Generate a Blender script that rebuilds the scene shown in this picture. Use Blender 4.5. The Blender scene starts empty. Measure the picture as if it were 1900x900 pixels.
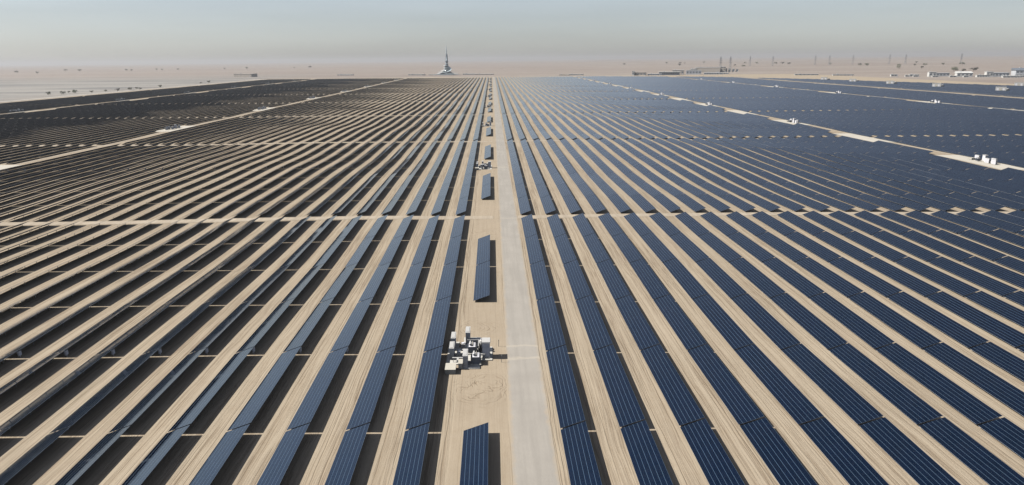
import bpy, math, random
import numpy as np
from mathutils import Vector, Matrix
random.seed(7); rng = np.random.default_rng(7)
S = bpy.context.scene
COL = S.collection
R = math.radians

# ------------------------------------------------------------------ layout constants (metres)
CAM_H = 50.26
PITCH = 8.3
Y0, P, T, TL = 219.15, 215.1, 26.26, 25.88
TILT = R(20.5); W = 3.68; LOW = .36
BX = W*math.cos(TILT); RISE = W*math.sin(TILT)
SUN_EL = 46.5

def sstep(a, b, x):
    t = np.clip((np.asarray(x, float)-a)/(b-a), 0, 1); return t*t*(3-2*t)

def terrain(x, y):
    x = np.asarray(x, float); y = np.asarray(y, float)
    a = sstep(9, 40, np.abs(x))*(1-.65*sstep(120, 320, np.abs(x)))
    z = a*(.26*np.sin(y/31+x/70)+.15*np.sin(y/14.5+x/26+1.3)+.22*np.sin(x/47+y/120))
    d = np.hypot(x, y)
    far = sstep(2300, 5000, d)
    amp = 3.0+9.0*sstep(-500, 2500, x)
    dune = (np.sin(x/410+y/1900+1.0)*.5+np.sin(x/173-y/730)*.3+np.sin(y/540+x/2300)*.6+np.sin(x/97+y/310+2)*.12+.5)
    z = z*(1-.8*far)+far*amp*dune*(.6+.4*np.sin(y/1300+x/900))
    return z

def tz(x, y): return float(terrain(x, y))

# ------------------------------------------------------------------ mesh builder
class MB:
    def __init__(s): s.v = []; s.f = []; s.m = []
    def quadbox(s, p8, mat=0, mats=None):
        """p8: 4 bottom ccw then 4 top ccw"""
        b = len(s.v); s.v += [tuple(p) for p in p8]
        fs = [(3,2,1,0),(4,5,6,7),(0,1,5,4),(1,2,6,5),(2,3,7,6),(3,0,4,7)]
        for i, f in enumerate(fs):
            s.f.append(tuple(b+k for k in f)); s.m.append(mats[i] if mats else mat)
    def box(s, x0, x1, y0, y1, z0, z1, mat=0, mats=None):
        s.quadbox([(x0,y0,z0),(x1,y0,z0),(x1,y1,z0),(x0,y1,z0),(x0,y0,z1),(x1,y0,z1),(x1,y1,z1),(x0,y1,z1)], mat, mats)
    def bar(s, a, b, r, mat=0, n=4):
        a = Vector(a); b = Vector(b); d = (b-a).normalized()
        u = d.orthogonal().normalized(); w = d.cross(u)
        base = len(s.v)
        for p in (a, b):
            for k in range(n):
                t = 2*math.pi*(k+.5)/n; s.v.append(tuple(p+u*math.cos(t)*r+w*math.sin(t)*r))
        for k in range(n):
            k2 = (k+1) % n; s.f.append((base+k, base+k2, base+n+k2, base+n+k)); s.m.append(mat)
        s.f.append(tuple(base+k for k in reversed(range(n)))); s.m.append(mat)
        s.f.append(tuple(base+n+k for k in range(n))); s.m.append(mat)
    def lathe(s, prof, n=16, c=(0,0), mat=0, cap=True, ex=1, ey=1, twist=None):
        base = len(s.v)
        for i, (r, z) in enumerate(prof):
            for k in range(n):
                t = 2*math.pi*k/n + (twist[i] if twist else 0)
                s.v.append((c[0]+r*ex*math.cos(t), c[1]+r*ey*math.sin(t), z))
        for i in range(len(prof)-1):
            for k in range(n):
                k2 = (k+1) % n
                s.f.append((base+i*n+k, base+i*n+k2, base+(i+1)*n+k2, base+(i+1)*n+k)); s.m.append(mat)
        if cap:
            s.f.append(tuple(base+k for k in reversed(range(n)))); s.m.append(mat)
            s.f.append(tuple(base+(len(prof)-1)*n+k for k in range(n))); s.m.append(mat)
    def mesh(s, name, mats):
        me = bpy.data.meshes.new(name); me.from_pydata(s.v, [], s.f)
        for m in (mats if isinstance(mats, (list, tuple)) else [mats]): me.materials.append(m)
        me.polygons.foreach_set('material_index', s.m); me.update(); return me
    def build(s, name, mats, parent=None, smooth=False):
        me = s.mesh(name, mats)
        if smooth: me.polygons.foreach_set('use_smooth', [True]*len(me.polygons))
        return link(name, me, parent)

def link(name, me, parent=None, loc=None):
    o = bpy.data.objects.new(name, me); COL.objects.link(o)
    if parent: o.parent = parent
    if loc: o.location = loc
    return o
def tag(o, label=None, cat=None, group=None, kind=None):
    if label: o['label'] = label
    if cat: o['category'] = cat
    if group: o['group'] = group
    if kind: o['kind'] = kind
    return o
def thing(name, label, cat, loc, group=None, rz=0):
    o = bpy.data.objects.new(name, None); COL.objects.link(o); o.empty_display_size = .5
    o.location = loc; o.rotation_euler = (0, 0, rz); return tag(o, label, cat, group)
def copy_tree(o, parent=None):
    c = o.copy(); COL.objects.link(c)
    if parent: c.parent = parent
    for ch in KIDS.get(o.name, []): copy_tree(ch, c)
    return c
KIDS = {}
def register(o):
    for ch in COL.objects:
        if ch.parent is o:
            KIDS.setdefault(o.name, []).append(ch); register(ch)

# ------------------------------------------------------------------ materials
def mat(name):
    m = bpy.data.materials.new(name); m.use_nodes = True
    nt = m.node_tree; b = nt.nodes['Principled BSDF']
    return m, nt, b
def N(nt, t, **k):
    n = nt.nodes.new(t)
    for a, v in k.items():
        if a in n.inputs: n.inputs[a].default_value = v
        else: setattr(n, a, v)
    return n
def mth(nt, op, a, b=None, c=None):
    n = nt.nodes.new('ShaderNodeMath'); n.operation = op
    for i, x in enumerate((a, b, c)):
        if x is None: continue
        if isinstance(x, (int, float)): n.inputs[i].default_value = x
        else: nt.links.new(x, n.inputs[i])
    return n.outputs[0]
def mixc(nt, fac, a, b, mode='MIX'):
    n = nt.nodes.new('ShaderNodeMix'); n.data_type = 'RGBA'; n.blend_type = mode
    for i, x in ((0, fac), (6, a), (7, b)):
        if isinstance(x, (int, float)): n.inputs[i].default_value = x
        elif isinstance(x, tuple): n.inputs[i].default_value = (*x, 1)
        else: nt.links.new(x, n.inputs[i])
    return n.outputs[2]
def ramp(nt, src, a, b):
    n = nt.nodes.new('ShaderNodeMapRange'); n.inputs[1].default_value = a; n.inputs[2].default_value = b
    nt.links.new(src, n.inputs[0]); return n.outputs[0]
def noise(nt, vec, scale, detail=3, rough=.55, dist=0):
    n = N(nt, 'ShaderNodeTexNoise'); n.inputs['Scale'].default_value = scale; n.inputs['Detail'].default_value = detail
    n.inputs['Roughness'].default_value = rough; n.inputs['Distortion'].default_value = dist
    nt.links.new(vec, n.inputs['Vector']); return n.outputs[0]
def comb(nt, x, y, z=0.0):
    n = N(nt, 'ShaderNodeCombineXYZ')
    for i, v in enumerate((x, y, z)):
        if isinstance(v, (int, float)): n.inputs[i].default_value = v
        else: nt.links.new(v, n.inputs[i])
    return n.outputs[0]
def bump(nt, b, h, strength=.4, dist=.05):
    n = N(nt, 'ShaderNodeBump'); n.inputs['Strength'].default_value = strength; n.inputs['Distance'].default_value = dist
    nt.links.new(h, n.inputs['Height']); nt.links.new(n.outputs[0], b.inputs['Normal'])

def simple(name, c, rough=.6, metal=0., var=.12, scale=3.0, spec=.5):
    m, nt, b = mat(name)
    tc = N(nt, 'ShaderNodeTexCoord'); n = noise(nt, tc.outputs['Object'], scale, 4, .6)
    c2 = tuple(x*(1-var) for x in c); c3 = tuple(min(1, x*(1+var)) for x in c)
    nt.links.new(mixc(nt, ramp(nt, n, .3, .7), c2, c3), b.inputs['Base Color'])
    b.inputs['Roughness'].default_value = rough; b.inputs['Metallic'].default_value = metal
    b.inputs['Specular IOR Level'].default_value = spec
    return m

SAND = (.30, .250, .188); SAND2 = (.245, .195, .138); PALE = (.355, .305, .235)
def sand_material():
    m, nt, b = mat('sand')
    g = N(nt, 'ShaderNodeNewGeometry'); sp = N(nt, 'ShaderNodeSeparateXYZ'); nt.links.new(g.outputs['Position'], sp.inputs[0])
    X, Y = sp.outputs[0], sp.outputs[1]; pos = g.outputs['Position']
    # large mottling
    c = mixc(nt, ramp(nt, noise(nt, pos, .05, 4), .35, .65), SAND, tuple(x*.9 for x in SAND))
    c = mixc(nt, mth(nt, 'MULTIPLY', ramp(nt, noise(nt, pos, .6, 5, .65), .45, .75), .45), c, SAND2)
    # wheel ruts along the rows (wandering)
    wob = mth(nt, 'MULTIPLY', mth(nt, 'SUBTRACT', noise(nt, comb(nt, mth(nt, 'MULTIPLY', X, .02), mth(nt, 'MULTIPLY', Y, .035)), 1, 2), .5), 2.2)
    xr = mth(nt, 'ADD', X, wob)
    lines = noise(nt, comb(nt, mth(nt, 'MULTIPLY', xr, 2.3), mth(nt, 'MULTIPLY', Y, .03)), 1, 3, .7)
    thin = mth(nt, 'SUBTRACT', 1, ramp(nt, mth(nt, 'ABSOLUTE', mth(nt, 'SUBTRACT', lines, .47)), .0, .06))
    infield = mth(nt, 'MULTIPLY', mth(nt, 'LESS_THAN', mth(nt, 'ABSOLUTE', X), 660), mth(nt, 'LESS_THAN', Y, 2010))
    # open ground beside the road: no straight ruts
    lane = mth(nt, 'MULTIPLY', mth(nt, 'GREATER_THAN', X, -6.0), mth(nt, 'LESS_THAN', X, 1.9))
    rutm = mth(nt, 'MULTIPLY', infield, mth(nt, 'SUBTRACT', 1, mth(nt, 'MULTIPLY', lane, .75)))
    # ruts fade where the noise says so
    patch = ramp(nt, noise(nt, comb(nt, mth(nt, 'MULTIPLY', X, .25), mth(nt, 'MULTIPLY', Y, .02)), 1, 3), .35, .6)
    rf = mth(nt, 'MULTIPLY', mth(nt, 'MULTIPLY', thin, rutm), mth(nt, 'MULTIPLY_ADD', patch, .4, .15))
    c = mixc(nt, rf, c, (.09, .058, .035))
    lat = mth(nt, 'FLOORED_MODULO', mth(nt, 'ADD', mth(nt, 'SUBTRACT', X, 9.08), mth(nt, 'MULTIPLY', mth(nt, 'LESS_THAN', X, 0), 21.63)), 8.3)
    wig = mth(nt, 'MULTIPLY', mth(nt, 'SUBTRACT', noise(nt, comb(nt, mth(nt, 'MULTIPLY', X, .12), mth(nt, 'MULTIPLY', Y, .05)), 1, 3), .5), .9)
    lat = mth(nt, 'ADD', lat, wig)
    tr = None
    for o_ in (5.75, 6.25, 7.35, 7.85):
        q = mth(nt, 'SUBTRACT', 1, ramp(nt, mth(nt, 'ABSOLUTE', mth(nt, 'SUBTRACT', lat, o_)), .03, .11))
        q = mth(nt, 'MULTIPLY', q, ramp(nt, noise(nt, comb(nt, mth(nt, 'ADD', X, o_*3), mth(nt, 'MULTIPLY', Y, .06), o_), .35, 3), .36, .56))
        tr = q if tr is None else mth(nt, 'ADD', tr, q)
    tr = mth(nt, 'MULTIPLY', mth(nt, 'MINIMUM', tr, 1), mth(nt, 'MULTIPLY', rutm, mth(nt, 'LESS_THAN', mth(nt, 'ABSOLUTE', X), 235)))
    c = mixc(nt, mth(nt, 'MULTIPLY', tr, .55), c, (.11, .078, .05))
    broad = ramp(nt, noise(nt, comb(nt, mth(nt, 'MULTIPLY', xr, 1.1), mth(nt, 'MULTIPLY', Y, .015)), 1, 2), .42, .62)
    c = mixc(nt, mth(nt, 'MULTIPLY', mth(nt, 'MULTIPLY', broad, rutm), .4), c, PALE)
    # turning circles of vehicles on the open sand by the first station
    h_extra = None
    for (cx, cy, r, sc) in ((-2.5, 97.5, 6.5, 1.15), (-1.2, 99.5, 5.5, 1.5), (-3.5, 124, 6.0, 1.2), (-2.0, 199, 7, .9), (-2, 304, 8, .9)):
        dx = mth(nt, 'SUBTRACT', X, cx); dy = mth(nt, 'SUBTRACT', Y, cy)
        d = mth(nt, 'SQRT', mth(nt, 'ADD', mth(nt, 'MULTIPLY', dx, dx), mth(nt, 'MULTIPLY', dy, dy)))
        d2 = mth(nt, 'ADD', d, mth(nt, 'MULTIPLY', noise(nt, pos, .16, 3), 7.0))
        w = mth(nt, 'SINE', mth(nt, 'MULTIPLY', d2, 5.2*sc))
        w = mth(nt, 'MULTIPLY', ramp(nt, w, .55, 1.), mth(nt, 'SUBTRACT', 1, ramp(nt, d, r*.45, r)))
        w = mth(nt, 'MULTIPLY', w, ramp(nt, noise(nt, pos, .45, 3), .42, .58))
        w = mth(nt, 'MULTIPLY', w, mth(nt, 'LESS_THAN', X, 1.9))
        c = mixc(nt, mth(nt, 'MULTIPLY', w, .42), c, (.13, .092, .06))
        h_extra = w if h_extra is None else mth(nt, 'ADD', h_extra, w)
    # open desert outside the field: pinkish dunes, pale flats to the south-west
    warm = (.20, .168, .148)
    band = noise(nt, comb(nt, mth(nt, 'MULTIPLY', X, .0006), mth(nt, 'MULTIPLY', Y, .0035)), 1, 5, .6, .6)
    des = mixc(nt, ramp(nt, band, .4, .62), warm, (.238, .206, .180))
    des = mixc(nt, mth(nt, 'MULTIPLY', ramp(nt, noise(nt, pos, .012, 5, .65), .5, .75), .5), des, (.16, .12, .09))
    fm = mth(nt, 'MULTIPLY', ramp(nt, mth(nt, 'MULTIPLY', X, -1), 560, 760), mth(nt, 'SUBTRACT', 1, ramp(nt, Y, 1900, 3000)))
    streak = noise(nt, comb(nt, mth(nt, 'MULTIPLY', X, .0022), mth(nt, 'MULTIPLY', Y, .016)), 1, 5, .6, .8)
    fl = mixc(nt, ramp(nt, streak, .42, .56), (.145, .142, .138), (.24, .228, .21))
    des = mixc(nt, fm, des, fl)
    out = mth(nt, 'SUBTRACT', 1, mth(nt, 'MULTIPLY', mth(nt, 'LESS_THAN', mth(nt, 'ABSOLUTE', mth(nt, 'SUBTRACT', X, 120)), 790), mth(nt, 'LESS_THAN', Y, 2080)))
    out = mth(nt, 'MAXIMUM', out, mth(nt, 'LESS_THAN', X, -664))
    c = mixc(nt, out, c, des)
    fine = noise(nt, pos, 9, 3, .7)
    c = mixc(nt, .35, c, mixc(nt, 1, c, ramp(nt, fine, .1, .75), 'MULTIPLY'))
    nt.links.new(c, b.inputs['Base Color']); b.inputs['Roughness'].default_value = .95; b.inputs['Specular IOR Level'].default_value = .1
    h = mth(nt, 'SUBTRACT', mth(nt, 'MULTIPLY', noise(nt, pos, 2.2, 4, .7), .5), mth(nt, 'MULTIPLY', rf, .9))
    h = mth(nt, 'SUBTRACT', h, mth(nt, 'MULTIPLY', h_extra, .8)); h = mth(nt, 'SUBTRACT', h, mth(nt, 'MULTIPLY', tr, .7))
    bump(nt, b, h, .6, .09)
    return m
def road_material(name, c1, c2, bands=True):
    m, nt, b = mat(name)
    g = N(nt, 'ShaderNodeNewGeometry'); sp = N(nt, 'ShaderNodeSeparateXYZ'); nt.links.new(g.outputs['Position'], sp.inputs[0])
    X, Y = sp.outputs[0], sp.outputs[1]; pos = g.outputs['Position']
    c = mixc(nt, ramp(nt, noise(nt, pos, .12, 5, .6), .35, .65), c1, c2)
    st = noise(nt, comb(nt, mth(nt, 'MULTIPLY', X, .9), mth(nt, 'MULTIPLY', Y, .035)), 1, 4, .6)
    c = mixc(nt, mth(nt, 'MULTIPLY', ramp(nt, st, .42, .66), .6), c, tuple(x*.78 for x in c2))
    if bands:
        # sand blown over the road edges
        e = mth(nt, 'ABSOLUTE', mth(nt, 'SUBTRACT', X, 4.98))
        e = mth(nt, 'ADD', e, mth(nt, 'MULTIPLY', mth(nt, 'SUBTRACT', noise(nt, pos, .35, 6, .7), .5), 1.7))
        c = mixc(nt, mth(nt, 'MULTIPLY', ramp(nt, e, 2.3, 3.0), .85), c, SAND)
        # pale grit dragged over the road where vehicles turn in to a station
        for cy in (114.6, 109.5, 218, 326.5, 330):
            q = mth(nt, 'ABSOLUTE', mth(nt, 'ADD', mth(nt, 'SUBTRACT', Y, cy), mth(nt, 'MULTIPLY', mth(nt, 'SUBTRACT', noise(nt, pos, .3, 3), .5), 2.5)))
            c = mixc(nt, mth(nt, 'MULTIPLY', mth(nt, 'SUBTRACT', 1, ramp(nt, q, .15, .7)), .5), c, (.36, .325, .27))
    c = mixc(nt, .25, c, mixc(nt, 1, c, ramp(nt, noise(nt, pos, 6, 3, .7), .1, .8), 'MULTIPLY'))
    nt.links.new(c, b.inputs['Base Color']); b.inputs['Roughness'].default_value = .9; b.inputs['Specular IOR Level'].default_value = .15
    bump(nt, b, noise(nt, pos, 3, 4, .7), .3, .03)
    return m
def panel_material():
    m, nt, b = mat('solar_glass')
    uv = N(nt, 'ShaderNodeUVMap'); sp = N(nt, 'ShaderNodeSeparateXYZ'); nt.links.new(uv.outputs[0], sp.inputs[0])
    U, V = sp.outputs[0], sp.outputs[1]
    fv = mth(nt, 'ABSOLUTE', mth(nt, 'SUBTRACT', mth(nt, 'FRACT', V), .5))       # .5 at the joints between module rows
    lv = mth(nt, 'GREATER_THAN', fv, .5-.034)
    fu = mth(nt, 'ABSOLUTE', mth(nt, 'SUBTRACT', mth(nt, 'FRACT', U), .5))
    lu = mth(nt, 'GREATER_THAN', fu, .5-.012)
    wn = N(nt, 'ShaderNodeTexWhiteNoise'); wn.noise_dimensions = '2D'
    fl = N(nt, 'ShaderNodeVectorMath', operation='FLOOR'); nt.links.new(uv.outputs[0], fl.inputs[0]); nt.links.new(fl.outputs[0], wn.inputs['Vector'])
    base = mixc(nt, wn.outputs[0], (.0005, .0013, .0040), (.0009, .0022, .0070))
    base = mixc(nt, lu, base, (.004, .005, .008))
    base = mixc(nt, lv, base, (.050, .075, .105))
    g = N(nt, 'ShaderNodeNewGeometry')
    dust = ramp(nt, noise(nt, g.outputs['Position'], .25, 4), .4, .8)
    base = mixc(nt, mth(nt, 'MULTIPLY', dust, .004), base, (.35, .28, .2))
    nt.links.new(base, b.inputs['Base Color'])
    b.inputs['IOR'].default_value = 1.74; b.inputs['Specular Tint'].default_value = (.13, .50, 1, 1)
    rg = mth(nt, 'MULTIPLY_ADD', lv, .3, .06); rg = mth(nt, 'MULTIPLY_ADD', dust, .05, rg); nt.links.new(rg, b.inputs['Roughness'])
    # tiny misalignment of single modules: each mirrors a slightly different bit of sky
    va = N(nt, 'ShaderNodeVectorMath', operation='SUBTRACT'); nt.links.new(wn.outputs['Color'], va.inputs[0]); va.inputs[1].default_value = (.5, .5, .5)
    vs = N(nt, 'ShaderNodeVectorMath', operation='SCALE'); nt.links.new(va.outputs[0], vs.inputs[0]); vs.inputs['Scale'].default_value = .002
    ad = N(nt, 'ShaderNodeVectorMath', operation='ADD'); nt.links.new(vs.outputs[0], ad.inputs[0]); nt.links.new(g.outputs['Normal'], ad.inputs[1])
    nm = N(nt, 'ShaderNodeVectorMath', operation='NORMALIZE'); nt.links.new(ad.outputs[0], nm.inputs[0]); nt.links.new(nm.outputs[0], b.inputs['Normal'])
    return m

M = {}
M['sand'] = sand_material()
M['road'] = road_material('compacted_grey_gravel', (.245, .228, .205), (.28, .262, .235))
M['track'] = road_material('pale_sand_track', (.34, .295, .235), (.29, .245, .19), False)
M['pad'] = road_material('pale_station_gravel', (.37, .345, .30), (.41, .385, .335), False)
M['glass'] = panel_material()
M['back'] = simple('module_back', (.012, .045, .10), .5, spec=.2)
M['alu'] = simple('aluminium_edge', (.5, .53, .57), .5, 0)
M['steel'] = simple('galvanised_steel', (.30, .31, .32), .5, .7)
M['white'] = simple('white_paint', (.34, .336, .325), .5, 0, .07, 1.2)
M['cream'] = simple('cream_paint', (.36, .34, .29), .55, 0, .08, 1.2)
M['grey'] = simple('grey_paint', (.52, .515, .54), .5, 0, .1, 1.5)
M['dgrey'] = simple('dark_louvres', (.45, .45, .48), .6)
M['tank'] = simple('dark_transformer_paint', (.13, .145, .17), .45)
M['conc'] = simple('concrete', (.38, .37, .34), .85, 0, .12, .8)
M['roofw'] = simple('pale_roof', (.46, .455, .44), .6, 0, .08, .3)
M['wallt'] = simple('tan_wall', (.42, .37, .32), .8, 0, .12, .2)
M['wallg'] = simple('grey_cladding', (.40, .41, .43), .6, 0, .12, .2)
M['wallw'] = simple('white_wall', (.48, .47, .45), .7, 0, .08, .2)
M['glassd'] = simple('dark_window', (.10, .115, .135), .25)
M['tower'] = simple('silver_cladding', (.42, .50, .54), .4, .1, .15, .1)
M['towerd'] = simple('dark_cladding', (.10, .13, .15), .4, .2, .2, .1)
M['pylon'] = simple('pylon_steel', (.20, .21, .23), .6, .5)
M['leaf'] = simple('desert_foliage', (.055, .065, .03), .8, 0, .35, .8)
M['bark'] = simple('bark', (.14, .10, .07), .9)
M['car'] = simple('car_paint_white', (.7, .7, .7), .3)
M['tyre'] = simple('rubber', (.03, .03, .03), .8)

# ------------------------------------------------------------------ ground: one sheet out to the horizon
def geo(a, step, f, end):
    out = []; x = a
    while x < end: step *= f; x += step; out.append(x)
    return out
xs = sorted(set([round(-700+5*i, 3) for i in range(331)] + [1.3, 2.1, 7.85, -9.0, 9.0] + [950+x for x in geo(0, 8, 1.11, 25000)] + [-700-x for x in geo(0, 8, 1.11, 25000)]))
ys = sorted(set([round(-120+5*i, 3) for i in range(456)] + [2155+x for x in geo(0, 8, 1.045, 24000)] + [-120-x for x in geo(0, 60, 1.5, 2500)]))
def sheet(name, xs, ys, zoff, m, zfun=None):
    Xg, Yg = np.meshgrid(xs, ys); Z = terrain(Xg, Yg)+zoff
    v = np.stack([Xg, Yg, Z], -1).reshape(-1, 3)
    nx, ny = len(xs), len(ys)
    i = np.arange(nx-1)[None, :]+np.arange(ny-1)[:, None]*nx
    f = np.stack([i, i+1, i+1+nx, i+nx], -1).reshape(-1, 4)
    me = bpy.data.meshes.new(name); me.vertices.add(len(v)); me.vertices.foreach_set('co', v.ravel())
    me.loops.add(f.size); me.loops.foreach_set('vertex_index', f.ravel().astype(np.int32))
    me.polygons.add(len(f)); me.polygons.foreach_set('loop_start', np.arange(0, f.size, 4, dtype=np.int32))
    me.polygons.foreach_set('use_smooth', np.ones(len(f), bool))
    me.update(); me.validate(); me.materials.append(m)
    return link(name, me)
tag(sheet('desert_ground', xs, ys, 0, M['sand']), 'sandy desert floor between the solar rows out to pinkish dunes', kind='structure')
yr = [y for y in ys if -60 <= y <= 2060]
tag(sheet('road', [2.1, 7.85], yr, .03, M['road']), 'straight pale grey gravel road between the two solar fields', kind='structure')
LX = np.arange(-650, 626, 2.5); 
for k in range(0, 9):
    yc = Y0+P*k
    if yc > 2000: break
    for nm, lo, hi in (('cross_track', -650, 1.9), ('cross_track', 8.0, 626)):
        tag(sheet(nm, [x for x in np.arange(lo, hi+.1, 2.5)], [yc-2.2, yc, yc+2.2], .045, M['track']), 'pale sand cross track between blocks of solar tables', kind='structure')
tag(sheet('boundary_track', [609, 613, 617, 620], [y for y in ys if 0 <= y <= 1830], .05, M['track']), 'pale sand track along the fence of the main field', kind='structure')
tag(sheet('field_edge_track', list(np.arange(-700, 540, 5)), [2022, 2028, 2034], .06, M['pad']), 'pale sand track along the far edge of the field', kind='structure')
tag(sheet('side_track', [-684, -680, -676], [y for y in ys if 0 <= y <= 2050], .06, M['pad']), 'pale sand track outside the field', kind='structure')

# ------------------------------------------------------------------ camera
cam = bpy.data.cameras.new('camera'); co = bpy.data.objects.new('camera', cam); COL.objects.link(co); S.camera = co
th, roll, cx = .26217, .01007, 915.6
cam.sensor_fit = 'HORIZONTAL'; cam.sensor_width = 36; cam.lens = 36*1267/1900
cam.shift_x = (950-cx)/1900; cam.clip_start = 1; cam.clip_end = 80000
co.location = (0, 0, CAM_H)
co.rotation_euler = (Matrix.Rotation(R(90)-th, 4, 'X') @ Matrix.Rotation(-roll, 4, 'Z')).to_euler()
def project(X, Y, Z):
    dz = Z-CAM_H
    d = Y*math.cos(th)-dz*math.sin(th); up = Y*math.sin(th)+dz*math.cos(th)
    d = np.maximum(d, 1e-3); u = 1267*X/d; v = -1267*up/d
    c, s = math.cos(roll), math.sin(roll)
    return cx+c*u+s*v, 450-s*u+c*v

# ------------------------------------------------------------------ solar tables
rowsR = [9.08+PITCH*i for i in range(27)]                     # low (sun side) edge of each row
x = 240.0; rowsR2 = [x+PITCH*i for i in range(28)]
x = 487.; rowsR3 = [x+PITCH*i for i in range(15) if x+PITCH*i < 598]
rowsL = [-12.55-PITCH*i for i in range(28)]
x = -252.8; rowsL2 = [x-PITCH*i for i in range(30)]
x = -517.; rowsL3 = [x-PITCH*i for i in range(15)]
rowsF = [632+PITCH*i for i in range(34)]
CR1 = 238.5; CR2 = 485; CL1 = -247.; CL2 = -514.
def yend(x):
    if x < 300: return 2010
    if x < 547: return 2010-(x-300)/247*173
    if x < 692: return 1837-(x-547)/145*252
    return 1585-(x-692)/151*478
tables = []    # (side, row index, k, m, xlow, ystart)
def add_rows(rows, side, skip=None):
    for i, xl in enumerate(rows):
        for k in range(-1, 9):
            yb = Y0+P*(k)+2.52
            for m_ in range(8):
                ys_ = yb+T*m_
                if ys_ < 0 or ys_+TL > yend(xl): continue
                if skip and skip(i, k, m_): continue
                tables.append((side, i, k, m_, xl, ys_))
add_rows(rowsR, 'R', lambda i, k, m: i == 26 and m in (0, 3, 4, 7))
add_rows(rowsR2, 'R2', lambda i, k, m: i == 27 and m in (3, 4))
add_rows(rowsR3, 'R3')
add_rows(rowsL, 'L', None)
add_rows(rowsL2, 'L2', lambda i, k, m: (i in (0, 29) and m in (3, 4)))
add_rows(rowsL3, 'L3')
add_rows(rowsF, 'F', lambda i, k, m: (i in (9, 10, 27, 28)) and m in (3, 4) and k % 2 == 0)
add_rows([-4.40], 'C', lambda i, k, m: m in (0, 3, 4, 7))
A = np.array([(t[4], t[5]) for t in tables])
# size in the picture
def parea():
    pts = []
    for dx, dy, z in ((0, 0, LOW), (BX, 0, LOW+RISE), (BX, TL, LOW+RISE), (0, TL, LOW)):
        u, v = project(A[:, 0]+dx, A[:, 1]+dy, np.full(len(A), z)); pts.append((np.clip(u, 0, 1900), np.clip(v, 0, 900)))
    a = np.zeros(len(A))
    for i in range(4):
        (x0, y0), (x1, y1) = pts[i], pts[(i+1) % 4]; a += x0*y1-x1*y0
    # include the underside and shadow band so that grazing tables still rank by nearness
    umin = np.min([p[0] for p in pts], 0); umax = np.max([p[0] for p in pts], 0); vmin = np.min([p[1] for p in pts], 0); vmax = np.max([p[1] for p in pts], 0)
    inside = ((umax-umin) > 1) & ((vmax-vmin) > 1) & (A[:, 1] > 20)
    return np.where(inside, np.abs(a)/2+60/(1+A[:, 1]/100), 0)
area = parea()
order = np.argsort(-area)[:300]; near = set(int(i) for i in order)

ct, st_ = math.cos(TILT), math.sin(TILT)
def slab_pts(x0, y0, y1, zl, t=.035, dz0=0., dz1=0., tilt=TILT, rise=RISE):
    c, s = math.cos(tilt), math.sin(tilt); xm = x0+BX/2; zm = zl+rise/2
    xa, xb = xm-W/2*c, xm+W/2*c; za, zb = zm-W/2*s, zm+W/2*s
    nx, nz = -s*t, c*t
    return [(xa, y0, za+dz0), (xb, y0, zb+dz0), (xb, y1, zb+dz1), (xa, y1, za+dz1), (xa+nx, y0, za+nz+dz0), (xb+nx, y0, zb+nz+dz0), (xb+nx, y1, zb+nz+dz1), (xa+nx, y1, za+nz+dz1)]
def add_uv(me, tops, seed=None):
    uvl = me.uv_layers.new(name='UVMap'); n = len(me.loops); uv = np.zeros((n, 2), np.float32)
    nm = round(TL/1.2)
    for j, (pi, off) in enumerate(tops):
        ls = me.polygons[pi].loop_start
        uv[ls:ls+4] = [(off, 0), (off, 6), (off+nm, 6), (off+nm, 0)]
    uvl.data.foreach_set('uv', uv.ravel())
# shared meshes of the single table (origin: ground, middle of the table)
def table_meshes(off, jit):
    b = MB(); b.quadbox(slab_pts(-BX/2, -TL/2, TL/2, LOW, tilt=TILT+jit), mats=[1, 0, 2, 2, 2, 2])
    me = b.mesh('module_array', [M['glass'], M['back'], M['alu']]); add_uv(me, [(1, off)]); return me
ARR = [table_meshes(37*i, R(random.uniform(-.45, .45))) for i in range(12)]
fr = MB()
def on(u, z=-.09): # point under the array at slope position u (-.5..+.5)
    return (u*W*ct-z*0, LOW+RISE/2+u*W*st_+z)
for u in (-.3, .3):
    x_, z_ = on(u); fr.box(x_-.04, x_+.04, -TL/2+.1, TL/2-.1, z_-.06, z_+.03)
PY = [-TL/2+1.6+i*(TL-3.2)/5 for i in range(6)]
for y_ in PY:
    a = on(-.42, -.14); c = on(.42, -.14); fr.bar((a[0], y_, a[1]), (c[0], y_, c[1]), .06)
    a = on(.28, -.2); fr.bar((0, y_+.05, .4), (a[0], y_+.05, a[1]), .035)
FR = fr.mesh('support_frame', [M['steel']])
pb = MB(); pb.box(-.05, .05, -.04, .04, -.5, on(0, -.17)[1]); POST = pb.mesh('post', [M['steel']])
cb = MB(); cb.box(1.2, 1.45, -TL/2+.1, -TL/2+.8, .4, 1.25); cb.box(1.3, 1.36, -TL/2+.4, -TL/2+.5, -.3, .4); CB = cb.mesh('combiner_box', [M['grey']])
lid = MB(); lid.box(1.16, 1.49, -TL/2+.06, -TL/2+.85, 1.252, 1.29); LID = lid.mesh('lid', [M['white']])

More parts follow.
